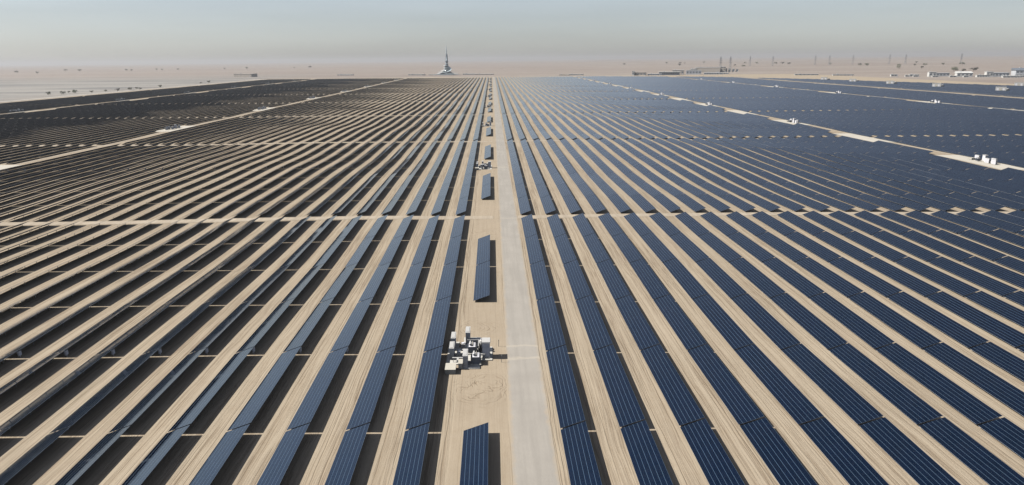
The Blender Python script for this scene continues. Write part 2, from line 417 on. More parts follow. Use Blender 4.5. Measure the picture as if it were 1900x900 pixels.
ORD = ['', 'first','second','third','fourth','fifth','sixth','seventh','eighth','ninth','tenth','eleventh','twelfth','thirteenth','fourteenth','fifteenth','sixteenth','seventeenth','eighteenth','nineteenth','twentieth','twenty-first','twenty-second','twenty-third','twenty-fourth','twenty-fifth','twenty-sixth','twenty-seventh','twenty-eighth','twenty-ninth']
def table_label(side, i, k, m):
    if k == -1: w = ORD[8-m]+' this side of the nearest cross track'
    elif k == 0: w = ORD[m+1]+' beyond the nearest cross track'
    else: w = ORD[m+1]+' beyond the %s cross track' % ORD[k+1]
    if side == 'C': return 'navy solar table, lone strip beside road, '+w
    colr = ('navy ' if side == 'R' else 'dull blue ' if i < 5 else 'dark ') if i < 20 else ''
    return '%ssolar table, %s row %s of road, %s' % (colr.replace('dull blue', 'blue'), ORD[i+1], 'right' if side == 'R' else 'left', w)
def place_table(idx, n):
    side, i, k, m, xl, y0 = tables[idx]
    xm = xl+BX/2; ym = y0+TL/2
    za, zb = tz(xm, y0), tz(xm, y0+TL)
    o = thing('solar_table', table_label(side, i, k, m), 'solar table', (xm, ym, (za+zb)/2), 'tilted solar tables in long parallel rows')
    o.rotation_euler = (math.atan2(zb-za, TL), 0, 0)
    link('module_array', ARR[n % 12], o); link('support_frame', FR, o)
    for y_ in PY: link('post', POST, o, (0, y_, 0))
    if m == 4:
        c = link('combiner_box', CB, o); link('lid', LID, c)
for n, idx in enumerate(sorted(near)): place_table(idx, n+int(n*n*.37))

# the thousands of tables beyond the nearest 300: one object
def far_field():
    idxs = [i for i in range(len(tables)) if i not in near]
    V = []; F = []; MI = []; UV = []
    faces = [(3,2,1,0),(4,5,6,7),(0,1,5,4),(1,2,6,5),(2,3,7,6),(3,0,4,7)]; fm = [1, 0, 2, 2, 2, 2]
    nm = round(TL/1.2)
    for i in idxs:
        side, ri, k, m, xl, y0 = tables[i]
        xm = xl+BX/2; za, zb = tz(xm, y0), tz(xm, y0+TL)
        # the western blocks are set a little lower and steeper
        far_l = min(1.0, max(0.0, (-xm-95)/130))
        bt = TILT+R(5.5)*far_l
        pts = slab_pts(xl, y0, y0+TL, LOW-.26*far_l, .04, za, zb, bt+R(random.gauss(0, .14)), W*math.sin(bt))
        b = len(V); V += pts; off = random.randint(0, 400)
        for f, mm in zip(faces, fm):
            F.append(tuple(b+q for q in f)); MI.append(mm)
            UV += [(off, 0), (off, 6), (off+nm, 6), (off+nm, 0)] if mm == 0 else [(0, .5)]*4
        if y0 < 900:
            for q in range(6 if y0 < 330 else 3):
                yy = y0+1.6+q*(TL-3.2)/(5 if y0 < 330 else 2); z = za+(zb-za)*(yy-y0)/TL
                b = len(V)
                for (px_, py_) in ((-.05, -.04), (.05, -.04), (.05, .04), (-.05, .04)):
                    V.append((xm+px_, yy+py_, z-.4))
                for (px_, py_) in ((-.05, -.04), (.05, -.04), (.05, .04), (-.05, .04)):
                    V.append((xm+px_, yy+py_, z+.96))
                for f in faces[2:]:
                    F.append(tuple(b+q2 for q2 in f)); MI.append(3); UV += [(0, .5)]*4
        if m == 4 and y0 < 1300:
            xx = xl+BX-.5; z = za; b = len(V)
            for zz in (z+.3, z+1.2):
                V += [(xx, y0+.1, zz), (xx+.3, y0+.1, zz), (xx+.3, y0+.85, zz), (xx, y0+.85, zz)]
            for f in faces: F.append(tuple(b+q2 for q2 in f)); MI.append(3); UV += [(0, .5)]*4
    me = bpy.data.meshes.new('solar_field'); me.from_pydata(V, [], F)
    for q in ('glass', 'back', 'alu', 'steel'): me.materials.append(M[q])
    me.polygons.foreach_set('material_index', MI)
    uvl = me.uv_layers.new(name='UVMap'); uvl.data.foreach_set('uv', np.array(UV, np.float32).ravel()); me.update()
    tag(link('solar_field', me), 'thousands of further solar tables stretching to the desert edge', kind='stuff')
far_field()

# ------------------------------------------------------------------ inverter stations
def cabinet(h=2.2, w=.75, d=2.9):
    t = thing('inverter_cabinet', 'x', 'inverter', (0, 0, 0))
    b = MB(); b.box(-w/2, w/2, -d/2, d/2, .12, h-.08); body = b.build('body', [M['grey']], t)
    b = MB(); b.box(-w/2-.05, w/2+.05, -d/2-.06, d/2+.06, h-.079, h); b.box(-w/2+.1, w/2-.1, -d/2+.3, d/2-.3, h+.001, h+.05); b.build('roof', [M['white']], t)
    b = MB(); b.box(-w/2+.03, w/2-.03, -d/2+.03, d/2-.03, 0, .119); b.build('plinth', [M['conc']], t)
    b = MB(); b.box(-w/2+.06, w/2-.06, -d/2-.025, -d/2-.002, .25, h-.2); dr = b.build('door', [M['white']], t)
    b = MB(); b.box(w/2-.16, w/2-.13, -d/2-.05, -d/2-.027, 1.0, 1.2); b.build('handle', [M['dgrey']], dr)
    for s in (-1, 1):
        for q in range(3):
            b = MB(); yy = -d/2+.25+q*(d-.5)/3; xx = s*(w/2+.012)
            b.box(min(xx-.01, xx+.01), max(xx-.01, xx+.01), yy+.05, yy+(d-.5)/3-.05, .4, h-.35); b.build('louvre_panel', [M['dgrey']], t)
    return t
def transformer():
    t = thing('transformer', 'x', 'transformer', (0, 0, 0))
    b = MB(); b.box(-.55, .55, -.9, .9, .15, 1.35); b.build('tank', [M['tank']], t)
    for s in (-1, 1):
        b = MB()
        for q in range(9): yy = -.8+q*.2; b.box(min(s*.56, s*.86), max(s*.56, s*.86), yy-.03, yy+.03, .3, 1.25)
        b.build('radiator', [M['tank']], t)
    b = MB(); b.box(-.58, .58, -.93, .93, 1.351, 1.41); b.build('cover', [M['grey']], t)
    for q in (-.5, 0, .5):
        b = MB(); b.lathe([(.09, 1.411), (.13, 1.48), (.07, 1.53), (.13, 1.6), (.06, 1.68), (.1, 1.75), (.03, 1.9)], 10, (.1, q)); b.build('bushing', [M['cream']], t, True)
    b = MB(); b.bar((-.3, -.7, 1.72), (-.3, .7, 1.72), .17, 0, 14); b.box(-.34, -.26, -.5, -.45, 1.412, 1.6); b.box(-.34, -.26, .45, .5, 1.412, 1.6); b.build('oil_conservator', [M['white']], t)
    b = MB(); b.box(-.9, .9, -1.15, 1.15, 0, .148); b.build('plinth', [M['conc']], t)
    return t
def enclosure():   # white U-shaped screen wall round a transformer
    t = thing('blast_wall', 'x', 'wall', (0, 0, 0))
    b = MB(); b.box(-1.0, 1.0, 1.4, 1.52, 0, 1.7); b.build('back_wall', [M['white']], t)
    b = MB(); b.box(1.002, 1.12, -1.3, 1.52, 0, 1.7); b.build('side_wall', [M['white']], t)
    return t
def kiosk():
    t = thing('switchgear_kiosk', 'x', 'kiosk', (0, 0, 0))
    b = MB(); b.box(-.65, .65, -.95, .95, .2, 2.85); b.build('body', [M['grey']], t)
    b = MB(); b.quadbox([(-.75, -1.05, 2.851), (.75, -1.05, 2.851), (.75, 1.05, 2.851), (-.75, 1.05, 2.851), (-.7, -1.0, 3.05), (.7, -1.0, 3.05), (.7, 1.0, 3.05), (-.7, 1.0, 3.05)]); b.build('roof', [M['white']], t)
    b = MB(); b.box(-.72, .72, -1.02, 1.02, 0, .199); b.build('plinth', [M['conc']], t)
    for s in (-1, 1):
        b = MB(); b.box(min(s*.02, s*.58), max(s*.02, s*.58), -.985, -.952, .35, 2.6); d = b.build('door', [M['grey']], t)
        b = MB(); b.box(min(s*.1, s*.5), max(s*.1, s*.5), -1.0, -.987, 1.9, 2.4); b.build('vent', [M['dgrey']], d)
    b = MB(); b.box(-.25, .25, -1.75, -1.0, 3.051, 3.3); 
    return t
def lowbox(w=1.7, d=2.5, h=.9):
    t = thing('cable_cabinet', 'x', 'cabinet', (0, 0, 0))
    b = MB(); b.box(-w/2, w/2, -d/2, d/2, .12, h-.05); b.build('body', [M['cream']], t)
    b = MB(); b.box(-w/2-.04, w/2+.04, -d/2-.04, d/2+.04, h-.049, h); b.build('lid', [M['cream']], t)
    b = MB(); b.box(-w/2+.05, w/2-.05, -d/2+.05, d/2-.05, 0, .119); b.build('plinth', [M['conc']], t)
    return t
def duct():
    t = thing('cooling_unit', 'x', 'cooling unit', (0, 0, 0))
    b = MB(); b.box(-.35, .35, -.5, .5, .3, 1.1); b.build('casing', [M['white']], t)
    b = MB(); b.lathe([(.26, 1.101), (.3, 1.14), (.3, 1.2), (.24, 1.22)], 14); b.build('fan_cowl', [M['dgrey']], t)
    for sx in (-1, 1):
        for sy in (-1, 1):
            b = MB(); b.box(sx*.28-.03, sx*.28+.03, sy*.42-.03, sy*.42+.03, 0, .299); b.build('leg', [M['steel']], t)
    return t
def tray():
    t = thing('cable_duct', 'x', 'duct', (0, 0, 0))
    b = MB(); b.box(-.95, .95, -.16, .16, .62, .86); b.box(-.16, .16, -1.1, -.162, .62, .86); b.build('trunking', [M['white']], t)
    for q in (-.8, 0, .8):
        b = MB(); b.box(q-.04, q+.04, -.06, .06, 0, .619); b.build('leg', [M['steel']], t)
    return t
def tank_round():
    t = thing('oil_tank', 'x', 'tank', (0, 0, 0))
    b = MB(); b.lathe([(.36, .2), (.38, .25), (.38, 1.9), (.3, 2.08), (.1, 2.18), (.0, 2.2)], 20, cap=False); b.build('shell', [M['white']], t, True)
    b = MB(); b.lathe([(.42, 0), (.42, .199)], 16); b.build('base', [M['conc']], t)
    b = MB(); b.lathe([(.06, 2.19), (.06, 2.32), (.1, 2.33), (.1, 2.38)], 10); b.build('cap', [M['grey']], t)
    return t
def mpost():
    t = thing('marker_post', 'x', 'post', (0, 0, 0))
    b = MB(); b.box(-.04, .04, -.04, .04, -.3, 1.3); b.build('pole', [M['white']], t)
    b = MB(); b.box(-.055, .055, -.055, .055, 1.1, 1.301+.05); b.build('cap', [M['cream']], t)
    return t
def merged(proto_name, label, src):
    """a far-off copy: the same thing as one small mesh, parts too small to see"""
    vs, fs, ms, mats = [], [], [], []
    def rec(o, mtx):
        for ch in KIDS.get(o.name, []):
            me = ch.data; b = len(vs)
            vs.extend([tuple(v.co) for v in me.vertices])
            mi = []
            for mm in me.materials:
                if mm not in mats: mats.append(mm)
                mi.append(mats.index(mm))
            for p_ in me.polygons: fs.append(tuple(b+q for q in p_.vertices)); ms.append(mi[p_.material_index])
            rec(ch, mtx)
    rec(src, None)
    me = bpy.data.meshes.new(proto_name); me.from_pydata(vs, [], fs)
    for mm in mats: me.materials.append(mm)
    me.polygons.foreach_set('material_index', ms); me.update(); return me

PROTO = {}
def kit(key, fn): PROTO[key] = fn(); register(PROTO[key])
# the first station: local offsets from its centre (-4.2, Y)
SX, SYN = -4.2, 111.2
ITEMS = [  # key, x, y, rot, label
 ('cab', -7.4, 110.1, 0, 'white-roofed inverter cabinet with dark louvres, nearest the shaded row edge'),
 ('cab', -7.35, 114.5, 0, 'white-roofed inverter cabinet behind the one at the row edge'),
 ('cab', -4.85, 117.0, 0, 'white-roofed inverter cabinet standing farthest back, behind the walled transformer'),
 ('cab', -4.95, 106.9, 0, 'white-roofed inverter cabinet nearest the camera, beside the cream cable cabinet'),
 ('kiosk', -1.45, 110.2, 0, 'tall grey switchgear kiosk with white roof and double doors nearest road'),
 ('trafo', -3.95, 111.9, 0, 'dark finned transformer inside the white screen wall'),
 ('trafo', -3.2, 107.6, 0, 'dark finned transformer in front of the white screen wall'),
 ('wall', -3.9, 112.0, 0, 'white L-shaped screen wall round the rear transformer'),
 ('low', -7.35, 104.6, 0, 'low cream cable cabinet on the sand at the near corner'),
 ('low2', -5.75, 106.0, 0, 'small low cream cable cabinet between two inverter cabinets'),
 ('duct', -6.2, 109.6, 0, 'white cooling unit between the cabinets and the transformers'),
 ('duct', -5.6, 113.3, 0, 'white cooling unit beside the screen wall'),
 ('duct', -1.6, 113.3, 0, 'white cooling unit behind the tall grey kiosk'),
 ('tray', -6.2, 111.2, 0, 'white raised cable duct running from the row-edge cabinets to the transformers'),
 ('tray', -2.6, 109.2, 0, 'white raised cable duct between front transformer and tall grey kiosk'),
 ('tray', -6.3, 107.8, 0, 'white raised cable duct behind the small cream cable cabinet'),
 ('tank', -2.35, 112.4, 0, 'round white oil tank between kiosk and screen wall'),
 ('post', .75, 114.6, 0, 'thin white marker post on the sand behind the kiosk by the road'),
 ('post', 1.2, 107.9, 0, 'thin white marker post on the sand in front of the kiosk by the road'),
]
kit('cab', cabinet); kit('kiosk', kiosk); kit('trafo', transformer); kit('wall', enclosure)
kit('low', lowbox); kit('low2', lambda: lowbox(.7, 1.8, 1.0)); kit('duct', duct); kit('tank', tank_round); kit('tray', tray); kit('post', mpost)
used = set(); MERG = {}
NAMES = {'cab': 'inverter_cabinet', 'kiosk': 'switchgear_kiosk', 'trafo': 'transformer', 'wall': 'blast_wall', 'low': 'cable_cabinet', 'low2': 'cable_cabinet', 'duct': 'cooling_unit', 'tank': 'oil_tank', 'post': 'marker_post', 'tray': 'cable_duct'}
GR = {'tray': 'cable ducts of the first station', 'cab': 'inverter cabinets at the stations', 'trafo': 'transformers at the stations', 'kiosk': 'switchgear kiosks at the stations', 'duct': 'cooling units at the stations', 'low': 'cable cabinets at the stations', 'low2': 'cable cabinets at the stations', 'tank': 'oil tanks at the stations', 'wall': 'screen walls at the stations', 'post': 'marker posts at the stations'}
for key, x_, y_, rz, lab in ITEMS:
    if key in used: o = copy_tree(PROTO[key])
    else: o = PROTO[key]; used.add(key)
    o.location = (x_, y_, .16 if key not in ('low', 'post') else 0.0); o['label'] = lab
    o['group'] = GR[key]
def pad(name, x0, x1, y0, y1, h, m, lab, t=0):
    b = MB(); b.box(x0, x1, y0, y1, -.3, h); o = b.build(name, [m]); tag(o, lab, kind='structure'); o.location.z = t; return o
pad('station_floor', -8.3, -6.4, 107.0, 116.6, .158, M['conc'], 'concrete slab under the station cabinets')
pad('station_floor', -6.398, -5.62, 107.0, 113.9, .158, M['conc'], 'concrete slab under the station cabinets')
pad('station_floor', -5.618, -2.5, 105.3, 118.6, .158, M['conc'], 'concrete slab under the transformers')
pad('station_floor', -2.498, -.4, 108.6, 114.2, .158, M['conc'], 'concrete slab under the kiosk')
# stations further along the road and in the two service lanes on each side
WHICH = {'R': 'the right service lane', 'L': 'the left service lane', 'R2': 'the outer right service lane', 'L2': 'the outer left service lane'}
for key in ('cab', 'kiosk', 'trafo', 'low', 'duct', 'tank', 'wall'):
    MERG[key] = merged(NAMES[key], '', PROTO[key])
def small(key, x_, y_, lab, sc=1.0):
    o = link(NAMES[key], MERG[key], None, (x_, y_, tz(x_, y_)+.1)); o.scale = (sc, sc, sc)
    tag(o, lab, PROTO[key]['category'], GR[key]); return o
for k in range(0, 9):
    dy = (k+1)*P; w = ORD[k+2]+' station along the road'
    if Y0+P*k+120 > 2000: break
    seen = {}
    for key, x_, y_, rz, lab in ITEMS:
        if key in ('low2', 'post', 'tray') or (k > 0 and key in ('duct', 'wall', 'tank')): continue
        if k > 3 and key == 'low': continue
        if k == 0:
            o = copy_tree(PROTO[key]); o.location = (x_, y_+dy, .1); o['group'] = GR[key]
        seen[key] = seen.get(key, 0)+1
        nm = {'cab': ['white-roofed inverter cabinet at shaded edge of', 'second white-roofed inverter cabinet back from shaded edge of', 'rearmost white-roofed inverter cabinet of', 'nearest white-roofed inverter cabinet of'],
              'kiosk': ['tall grey kiosk beside the road at'], 'trafo': ['dark transformer at the back of', 'dark transformer at the front of'], 'wall': ['white screen wall at'],
              'low': ['low cream cable cabinet at'], 'duct': ['white cooling unit amid the', 'white cooling unit by the wall of', 'white cooling unit behind the kiosk of'], 'tank': ['round white oil tank at']}[key][seen[key]-1]
        lb = nm+' the '+w if 'amid the' not in nm else nm+' '+w
        if k == 0: o['label'] = lb
        else: small(key, x_, y_+dy, lb)
    pad('station_floor', -8.3, -.5, 105.3+dy, 118.6+dy, .09, M['conc'], 'concrete slab under a station beside the road')
for side, cxx, n_ in (('R', CR1, 8), ('L', CL1, 8), ('R2', CR2, 7), ('L2', CL2, 8)):
    for k in range(0, n_):
        yc = Y0+P*k+P/2; z = tz(cxx, yc)
        if yc > yend(cxx): continue
        lo = -4.6 if cxx > 0 else -3
        x0, x1 = (cxx-10.5, cxx+2.0) if cxx > 0 else (cxx-11, cxx+5)
        tag(sheet('station_floor', list(np.arange(x0, x1+.1, (x1-x0)/4)), list(np.linspace(yc-24, yc+24, 21)), .06, M['pad']), 'pale gravel pad in '+WHICH[side], kind='structure')
        w = '%s station of %s' % (ORD[k+1], WHICH[side])
        c2 = (x0+x1)/2+(2 if cxx > 0 else 0)
        for q, (dx, dy, key, lb) in enumerate(((-1.6, -9, 'cab', 'nearest white inverter cabinet'), (-1.6, -4.5, 'cab', 'second white inverter cabinet'), (1.2, -5, 'cab', 'middle white inverter cabinet'), (1.0, 1, 'kiosk', 'tall grey kiosk'), (-1.6, 2, 'trafo', 'dark transformer'), (-1.2, 7, 'low', 'low cream cable cabinet'), (1.2, 6.5, 'cab', 'farthest white inverter cabinet'))):
            if k > 3 and key in ('low',): continue
            small(key, c2+dx, yc+dy, '%s at the %s' % (lb, w), 1.0)
        if side in ('R', 'R2'):
            yy = Y0+P*k
            tag(sheet('sand_pad', list(np.arange(cxx-10.6, cxx+2.3, 2.1)), list(np.linspace(yy-26, yy+26, 23)), .07, M['pad']), 'pale gravel turning pad where the cross track meets '+WHICH[side], kind='structure')
    tag(sheet('service_track', [cxx-1.2, cxx, cxx+1.4], [y for y in ys if 0 <= y <= yend(cxx)], .05, M['track']), 'pale sand service lane between solar rows', kind='structure')

# white container stations standing in the outer right field
def container():
    t = thing('inverter_container', 'x', 'container', (0, 0, 0))
    b = MB(); b.box(-6, 6, -2.2, 2.2, 1.0, 6.2); b.build('body', [M['white']], t)
    b = MB(); b.box(-6.1, 6.1, -2.3, 2.3, 6.201, 6.4); b.build('roof', [M['white']], t)
    for s in (-1, 1):
        b = MB(); b.box(s*5.2-.3, s*5.2+.3, -2, 2, 0, .998); b.build('footing', [M['conc']], t)
    for q in range(3):
        b = MB(); b.box(-5+q*3.4, -2.6+q*3.4, -2.25, -2.205, 1.3, 4.6); b.build('louvre_door', [M['grey'] if q != 1 else M['cream']], t)
    return t
CT = container(); register(CT); first = True
tcont = 0
for line, xc, ylist in (('inner', 711, (975, 1118, 1250, 1380, 1500)), ('outer', 846, (1122, 1010, 900))):
    for j, yy in enumerate(ylist):
        if first: o = CT; first = False
        else: o = copy_tree(CT)
        o.rotation_euler.z = -.55; o.location = (xc, yy, tz(xc, yy)); o['group'] = 'white containers in the outer right field'
        o['label'] = 'white container on footings, %s of the %s line in the field past the fence' % (ORD[j+1], line)
        small('trafo', xc+10, yy, '%s transformer beside containers of the %s line past the fence' % (ORD[j+1], line), 2.2)
        tag(sheet('sand_pad', [xc-9, xc, xc+13], [yy-7, yy, yy+7], .06, M['pad']), 'pale gravel pad under a white container', kind='structure')

# boundary fence
t = thing('boundary_fence', 'thin wire fence with steel posts along the pale track beyond the solar field', 'fence', (627, 700, 0))
b = MB()
for i in range(300): yy = 300+i*5; b.box(-.05, .05, yy-700-.05, yy-700+.05, -.5, 2.3)
o = b.build('post', [M['steel']], t); o['kind'] = 'stuff'
b = MB()
for h in (.4, 1.0, 1.6, 2.2): b.bar((0, -400, h), (0, 1100, h), .03)
b.build('wire', [M['steel']], t)

# ------------------------------------------------------------------ innovation tower
def innovation_tower(x_, y_):
    t = thing('observation_tower', 'slender silver tower with needle spire above fanned curved roofs', 'tower', (x_, y_, tz(x_, y_)-1))
    def blade(a0, a1, r0, r1, z0, z1, th_=1.2, n=14):
        m_ = MB(); 
        for i in range(n):
            def P_(t_):
                a = a0+(a1-a0)*t_
                zz = z0+(z1-z0)*t_
                rr = r0+(r1-r0)*t_
                return a, rr, zz
            a, r_, z_ = P_(i/n); c, r2, z2 = P_((i+1)/n)
            def q(a, r_, z_): return (r_*math.cos(a), r_*math.sin(a)*.8, z_)
            m_.quadbox([q(a, r_*.25, z_+2.0), q(a, r_, z_), q(c, r2, z2), q(c, r2*.25, z2+2.0), q(a, r_*.25, z_+2.0+th_), q(a, r_, z_+th_), q(c, r2, z2+th_), q(c, r2*.25, z2+2.0+th_)])
        return m_
    prof0 = [(31, 0), (25, 3), (19, 7), (14, 11), (10.5, 15), (8, 20), (6.2, 25), (5.0, 31), (4.0, 37), (3.4, 43)]
    for i, ((r0, z0), (r1, z1)) in enumerate(zip(prof0, prof0[1:])):
        ox = 2.2*math.sin(i*1.9)
        b = MB(); b.lathe([(r0*.8, z0), (r1*.8, z1-1.1)], 28, (ox*.4, 0)); b.build('glazed_storey', [M['towerd'] if i % 2 else M['glassd']], t)
        b = MB(); b.lathe([(r1*.78, z1-1.099), (r0*1.02, z1-1.0), (r0*1.0, z1-.5), (r1*.8, z1-.01)], 28, (ox, 0), ex=1.08, ey=.9, cap=False); b.build('curved_roof', [M['tower']], t)
    for i in range(4):
        blade(-2.6+i*.5, -1.2+i*.6, 40-i*7, 12-i*2, 1+i*4, 10+i*6).build('sail_roof', [M['tower']], t)
    prof = [(3.2, 40), (2.7, 47), (2.2, 54), (1.8, 62), (1.3, 72), (.8, 84), (.25, 97)]
    b = MB(); b.lathe(prof, 4, (0, 0), twist=[i*.28 for i in range(len(prof))], ey=.8); b.build('shaft', [M['tower']], t)
    b = MB(); b.lathe([(r_*.7, z_-6) for r_, z_ in prof[:5]], 3, (2.0, 0), twist=[1+i*.35 for i in range(5)]); b.build('fin', [M['towerd']], t)
    b = MB(); b.lathe([(3.6, 43.1), (4.4, 44), (3.9, 45.5), (2.9, 47)], 20); b.build('viewing_deck', [M['glassd']], t)
    b = MB(); b.box(-46, -18, -8, 8, 0, 3.4); b.build('entrance_hall', [M['wallw']], t)
    return t
innovation_tower(-154, 2411)
TS = [o for o in COL.objects if o.name.startswith('observation_tower')][0]; TS.scale = (1.32, 1.32, 1.05)

# ------------------------------------------------------------------ buildings
def building(x_, y_, w, d, h, wall, roof, label, cat='building', win=5, rz=-.3, lift=0, door=True, roof_over=.6, bands=1):
    t = thing('building', label, cat, (x_, y_, tz(x_, y_)-.3), None, rz)
    b = MB(); b.box(-w/2, w/2, -d/2, d/2, 0, h); b.build('wall', [wall], t)
    b = MB(); o_ = roof_over; b.quadbox([(-w/2-o_, -d/2-o_, h+.002), (w/2+o_, -d/2-o_, h+.002), (w/2+o_, d/2+o_, h+.002), (-w/2-o_, d/2+o_, h+.002), (-w/2-o_, -d/2-o_, h+.5), (w/2+o_, -d/2-o_, h+.5), (w/2+o_, d/2+o_, h+.5+lift), (-w/2-o_, d/2+o_, h+.5+lift)])
    r_ = b.build('roof', [roof], t)
    b = MB(); b.box(-w*.3, -w*.3+min(4, w*.1), -1.5, 1.5, h+.55+lift, h+2.0+lift); b.build('roof_unit', [M['wallg']], r_)
    for f_ in range(bands):
        for i in range(win):
            xx = -w/2+w*(i+.5)/win; ww = w/win*.3; zz = h*(f_+.35)/bands
            b = MB(); b.box(xx-ww, xx+ww, -d/2-.12, -d/2-.01, zz, zz+h*.38/bands); b.build('window', [M['glassd']], t)
    if door:
        b = MB(); b.box(w*.38, w*.38+2.4, -d/2-.16, -d/2-.012, .3, min(h*.6, 3.4)); b.build('door', [M['dgrey']], t)
    return t
building(437, 2070, 34, 26, 9, M['wallt'], M['wallt'], 'low tan shed with a white gable end at the left end of the compound', win=4)
b_ = MB(); 
building(415.5, 2062, 6, 20, 12, M['wallw'], M['roofw'], 'narrow bright white block at the left end of the compound', win=1, door=False)
building(478, 2060, 40, 18, 4.5, M['wallg'], M['wallg'], 'low dark building between the tan shed and white roofs', win=6)
building(528, 2090, 58, 30, 9, M['wallg'], M['roofw'], 'long grey hall under a wide white roof, beside the tan shed', win=9, roof_over=3)
building(570, 2150, 34, 30, 13, M['wallt'], M['roofw'], 'tan hall with a white roof behind the long grey hall', win=4)
building(612, 2130, 44, 26, 12, M['wallg'], M['roofw'], 'dark clad hall with a white gable in the compound middle', win=5)
building(660, 2100, 50, 26, 5, M['wallg'], M['wallg'], 'low dark building beside the dark clad hall', win=7)
building(700, 2140, 40, 22, 4, M['wallw'], M['roofw'], 'low white building in front of the big power hall', win=5)
building(742, 2420, 80, 40, 16, M['wallt'], M['roofw'], 'largest tan power hall with a long white roof, beside the pylons', win=0)
building(688, 2400, 18, 30, 13, M['wallw'], M['roofw'], 'white annex at the left end of the largest hall', win=2)
building(798, 2430, 18, 30, 18, M['wallt'], M['roofw'], 'tan tall block at the right end of the largest hall', win=2, bands=3)
for i in range(4):
    building(812+i*13, 2440, 8, 8, 12-i, M['wallw'], M['roofw'], '%s small white switchyard block right of the largest hall' % ORD[i+1], win=1, door=False)
# right-hand compound
building(985, 1720, 14, 10, 5, M['wallw'], M['roofw'], 'small white cabin at the left end of the right compound', win=2)
building(1022, 1700, 20, 12, 5, M['wallw'], M['roofw'], 'white cabin pair beside the small cabin of the right compound', win=3)
building(1048, 1672, 15, 14, 11, M['wallw'], M['roofw'], 'white cube building in front of the grey long hall', win=2)
building(1075, 1690, 42, 18, 8, M['wallg'], M['wallg'], 'grey long hall attached behind the white cube', win=6)
building(1103, 1640, 32, 16, 9, M['wallw'], M['roofw'], 'white hall with a pale sloping roof in the right compound', win=4, lift=3)
building(1120, 1600, 26, 10, 5, M['wallw'], M['roofw'], 'low white hut row in front of the right compound', win=5)
building(1140, 1610, 13, 14, 12, M['wallw'], M['roofw'], 'tall white box building left of the dark hall', win=2)
building(1170, 1625, 42, 20, 9, M['wallg'], M['wallg'], 'dark grey hall joined to the tall white box', win=6)
building(1218, 1600, 50, 26, 14, M['wallg'], M['glassd'], 'large dark blue hall with a slanted roof at the right', win=7, lift=5, bands=2)
building(1190, 1570, 56, 10, 3.6, M['wallw'], M['roofw'], 'long low white shed in front of the dark blue hall', win=9)
building(1262, 1560, 60, 10, 3.6, M['wallw'], M['roofw'], 'long low white shed at the right edge of the compound', win=9)
building(1150, 1552, 34, 8, 3.2, M['wallw'], M['roofw'], 'low cream canopy nearest the field in the right compound', win=5)
EXTRA = [(1000, 1690, 9, 6, 3.6, 'site cabin'), (1012, 1676, 10, 6, 3.4, 'site cabin'), (1036, 1640, 12, 7, 3.6, 'site cabin'), (1066, 1622, 14, 6, 3.2, 'site cabin'), (1085, 1606, 10, 7, 4.0, 'site cabin'),
         (1160, 1585, 12, 6, 3.4, 'site cabin'), (1232, 1545, 14, 6, 3.2, 'site cabin'), (1248, 1536, 10, 6, 3.6, 'site cabin'), (1212, 1552, 16, 7, 3.0, 'site cabin'), (1285, 1600, 18, 8, 5.0, 'site cabin')]
for i, (x_, y_, w, d, h, _) in enumerate(EXTRA):
    building(x_, y_, w, d, h, M['wallw'], M['roofw'], '%s small pale site cabin scattered along the front of the right compound' % ORD[i+1], win=2)
# low sheds on the far edge of the field
for i, (x_, y_, w, d, h, wl, rf, lb) in enumerate((
    (-75, 2400, 44, 20, 3.5, 'wallw', 'roofw', 'low white shed with pale roof just right of the tower'),
    (-25, 2380, 62, 16, 2.6, 'wallt', 'roofw', 'long low tan shed across from the end of the road'),
    (225, 2190, 30, 14, 2.6, 'wallt', 'wallt', 'low tan shed right of the road end'),
    (262, 2195, 46, 16, 3, 'wallw', 'roofw', 'long low white shed right of the road end'),
    (-255, 2390, 56, 16, 3.5, 'wallw', 'roofw', 'low white pavilion left of the tower'),
    (-520, 2500, 60, 12, 3, 'wallg', 'wallg', 'long dark shed beyond the left far edge'),
    (860, 1920, 60, 10, 3, 'wallw', 'roofw', 'long low white shed above the outer right field'),
    (925, 1850, 50, 10, 3, 'wallw', 'roofw', 'second long low white shed above the outer right field'),
    (-840, 2400, 70, 34, 11, 'wallt', 'wallt', 'brown flat-topped warehouse beyond the left far corner'))):
    building(x_, y_, w, d, h, M[wl], M[rf], lb, win=0 if wl == 'wallt' else 6)

# ------------------------------------------------------------------ pylons
def pylon_mesh(h=52, w=9):
    b = MB(); top = 1.1
    def c(z, s1, s2):
        t_ = z/h; r_ = (w/2)*(1-t_)**1.25+top*t_; return (s1*r_, s2*r_, z)
    lv = [0, 10, 19, 27, 34, 40, 46, h]
    for s1, s2 in ((-1, -1), (1, -1), (1, 1), (-1, 1)):
        for a, d in zip(lv, lv[1:]): b.bar(c(a, s1, s2), c(d, s1, s2), .28)
    for a, d in zip(lv, lv[1:]):
        for p1, p2 in (((-1, -1), (1, -1)), ((1, -1), (1, 1)), ((1, 1), (-1, 1)), ((-1, 1), (-1, -1))):
            b.bar(c(a, *p1), c(d, *p2), .16); b.bar(c(a, *p2), c(d, *p1), .16); b.bar(c(d, *p1), c(d, *p2), .16)
    return b
def arm_mesh(z, L):
    b = MB()
    for s in (-1, 1):
        for y_ in (-1, 1):
            b.bar((0, y_*1.2, z), (s*L, 0, z+.5), .2); b.bar((0, y_*1.2, z+2.4), (s*L, 0, z+.5), .18)
        b.bar((s*L, 0, z+.5), (s*L, 0, z-2.4), .14)
    return b
proto = thing('transmission_pylon', 'x', 'pylon', (0, 0, 0), 'lattice pylons on the desert skyline')
pylon_mesh().build('lattice_mast', [M['pylon']], proto)
for z, L in ((30, 7.5), (38, 6.5), (45, 5.5)): arm_mesh(z, L).build('cross_arm', [M['pylon']], proto)
register(proto)
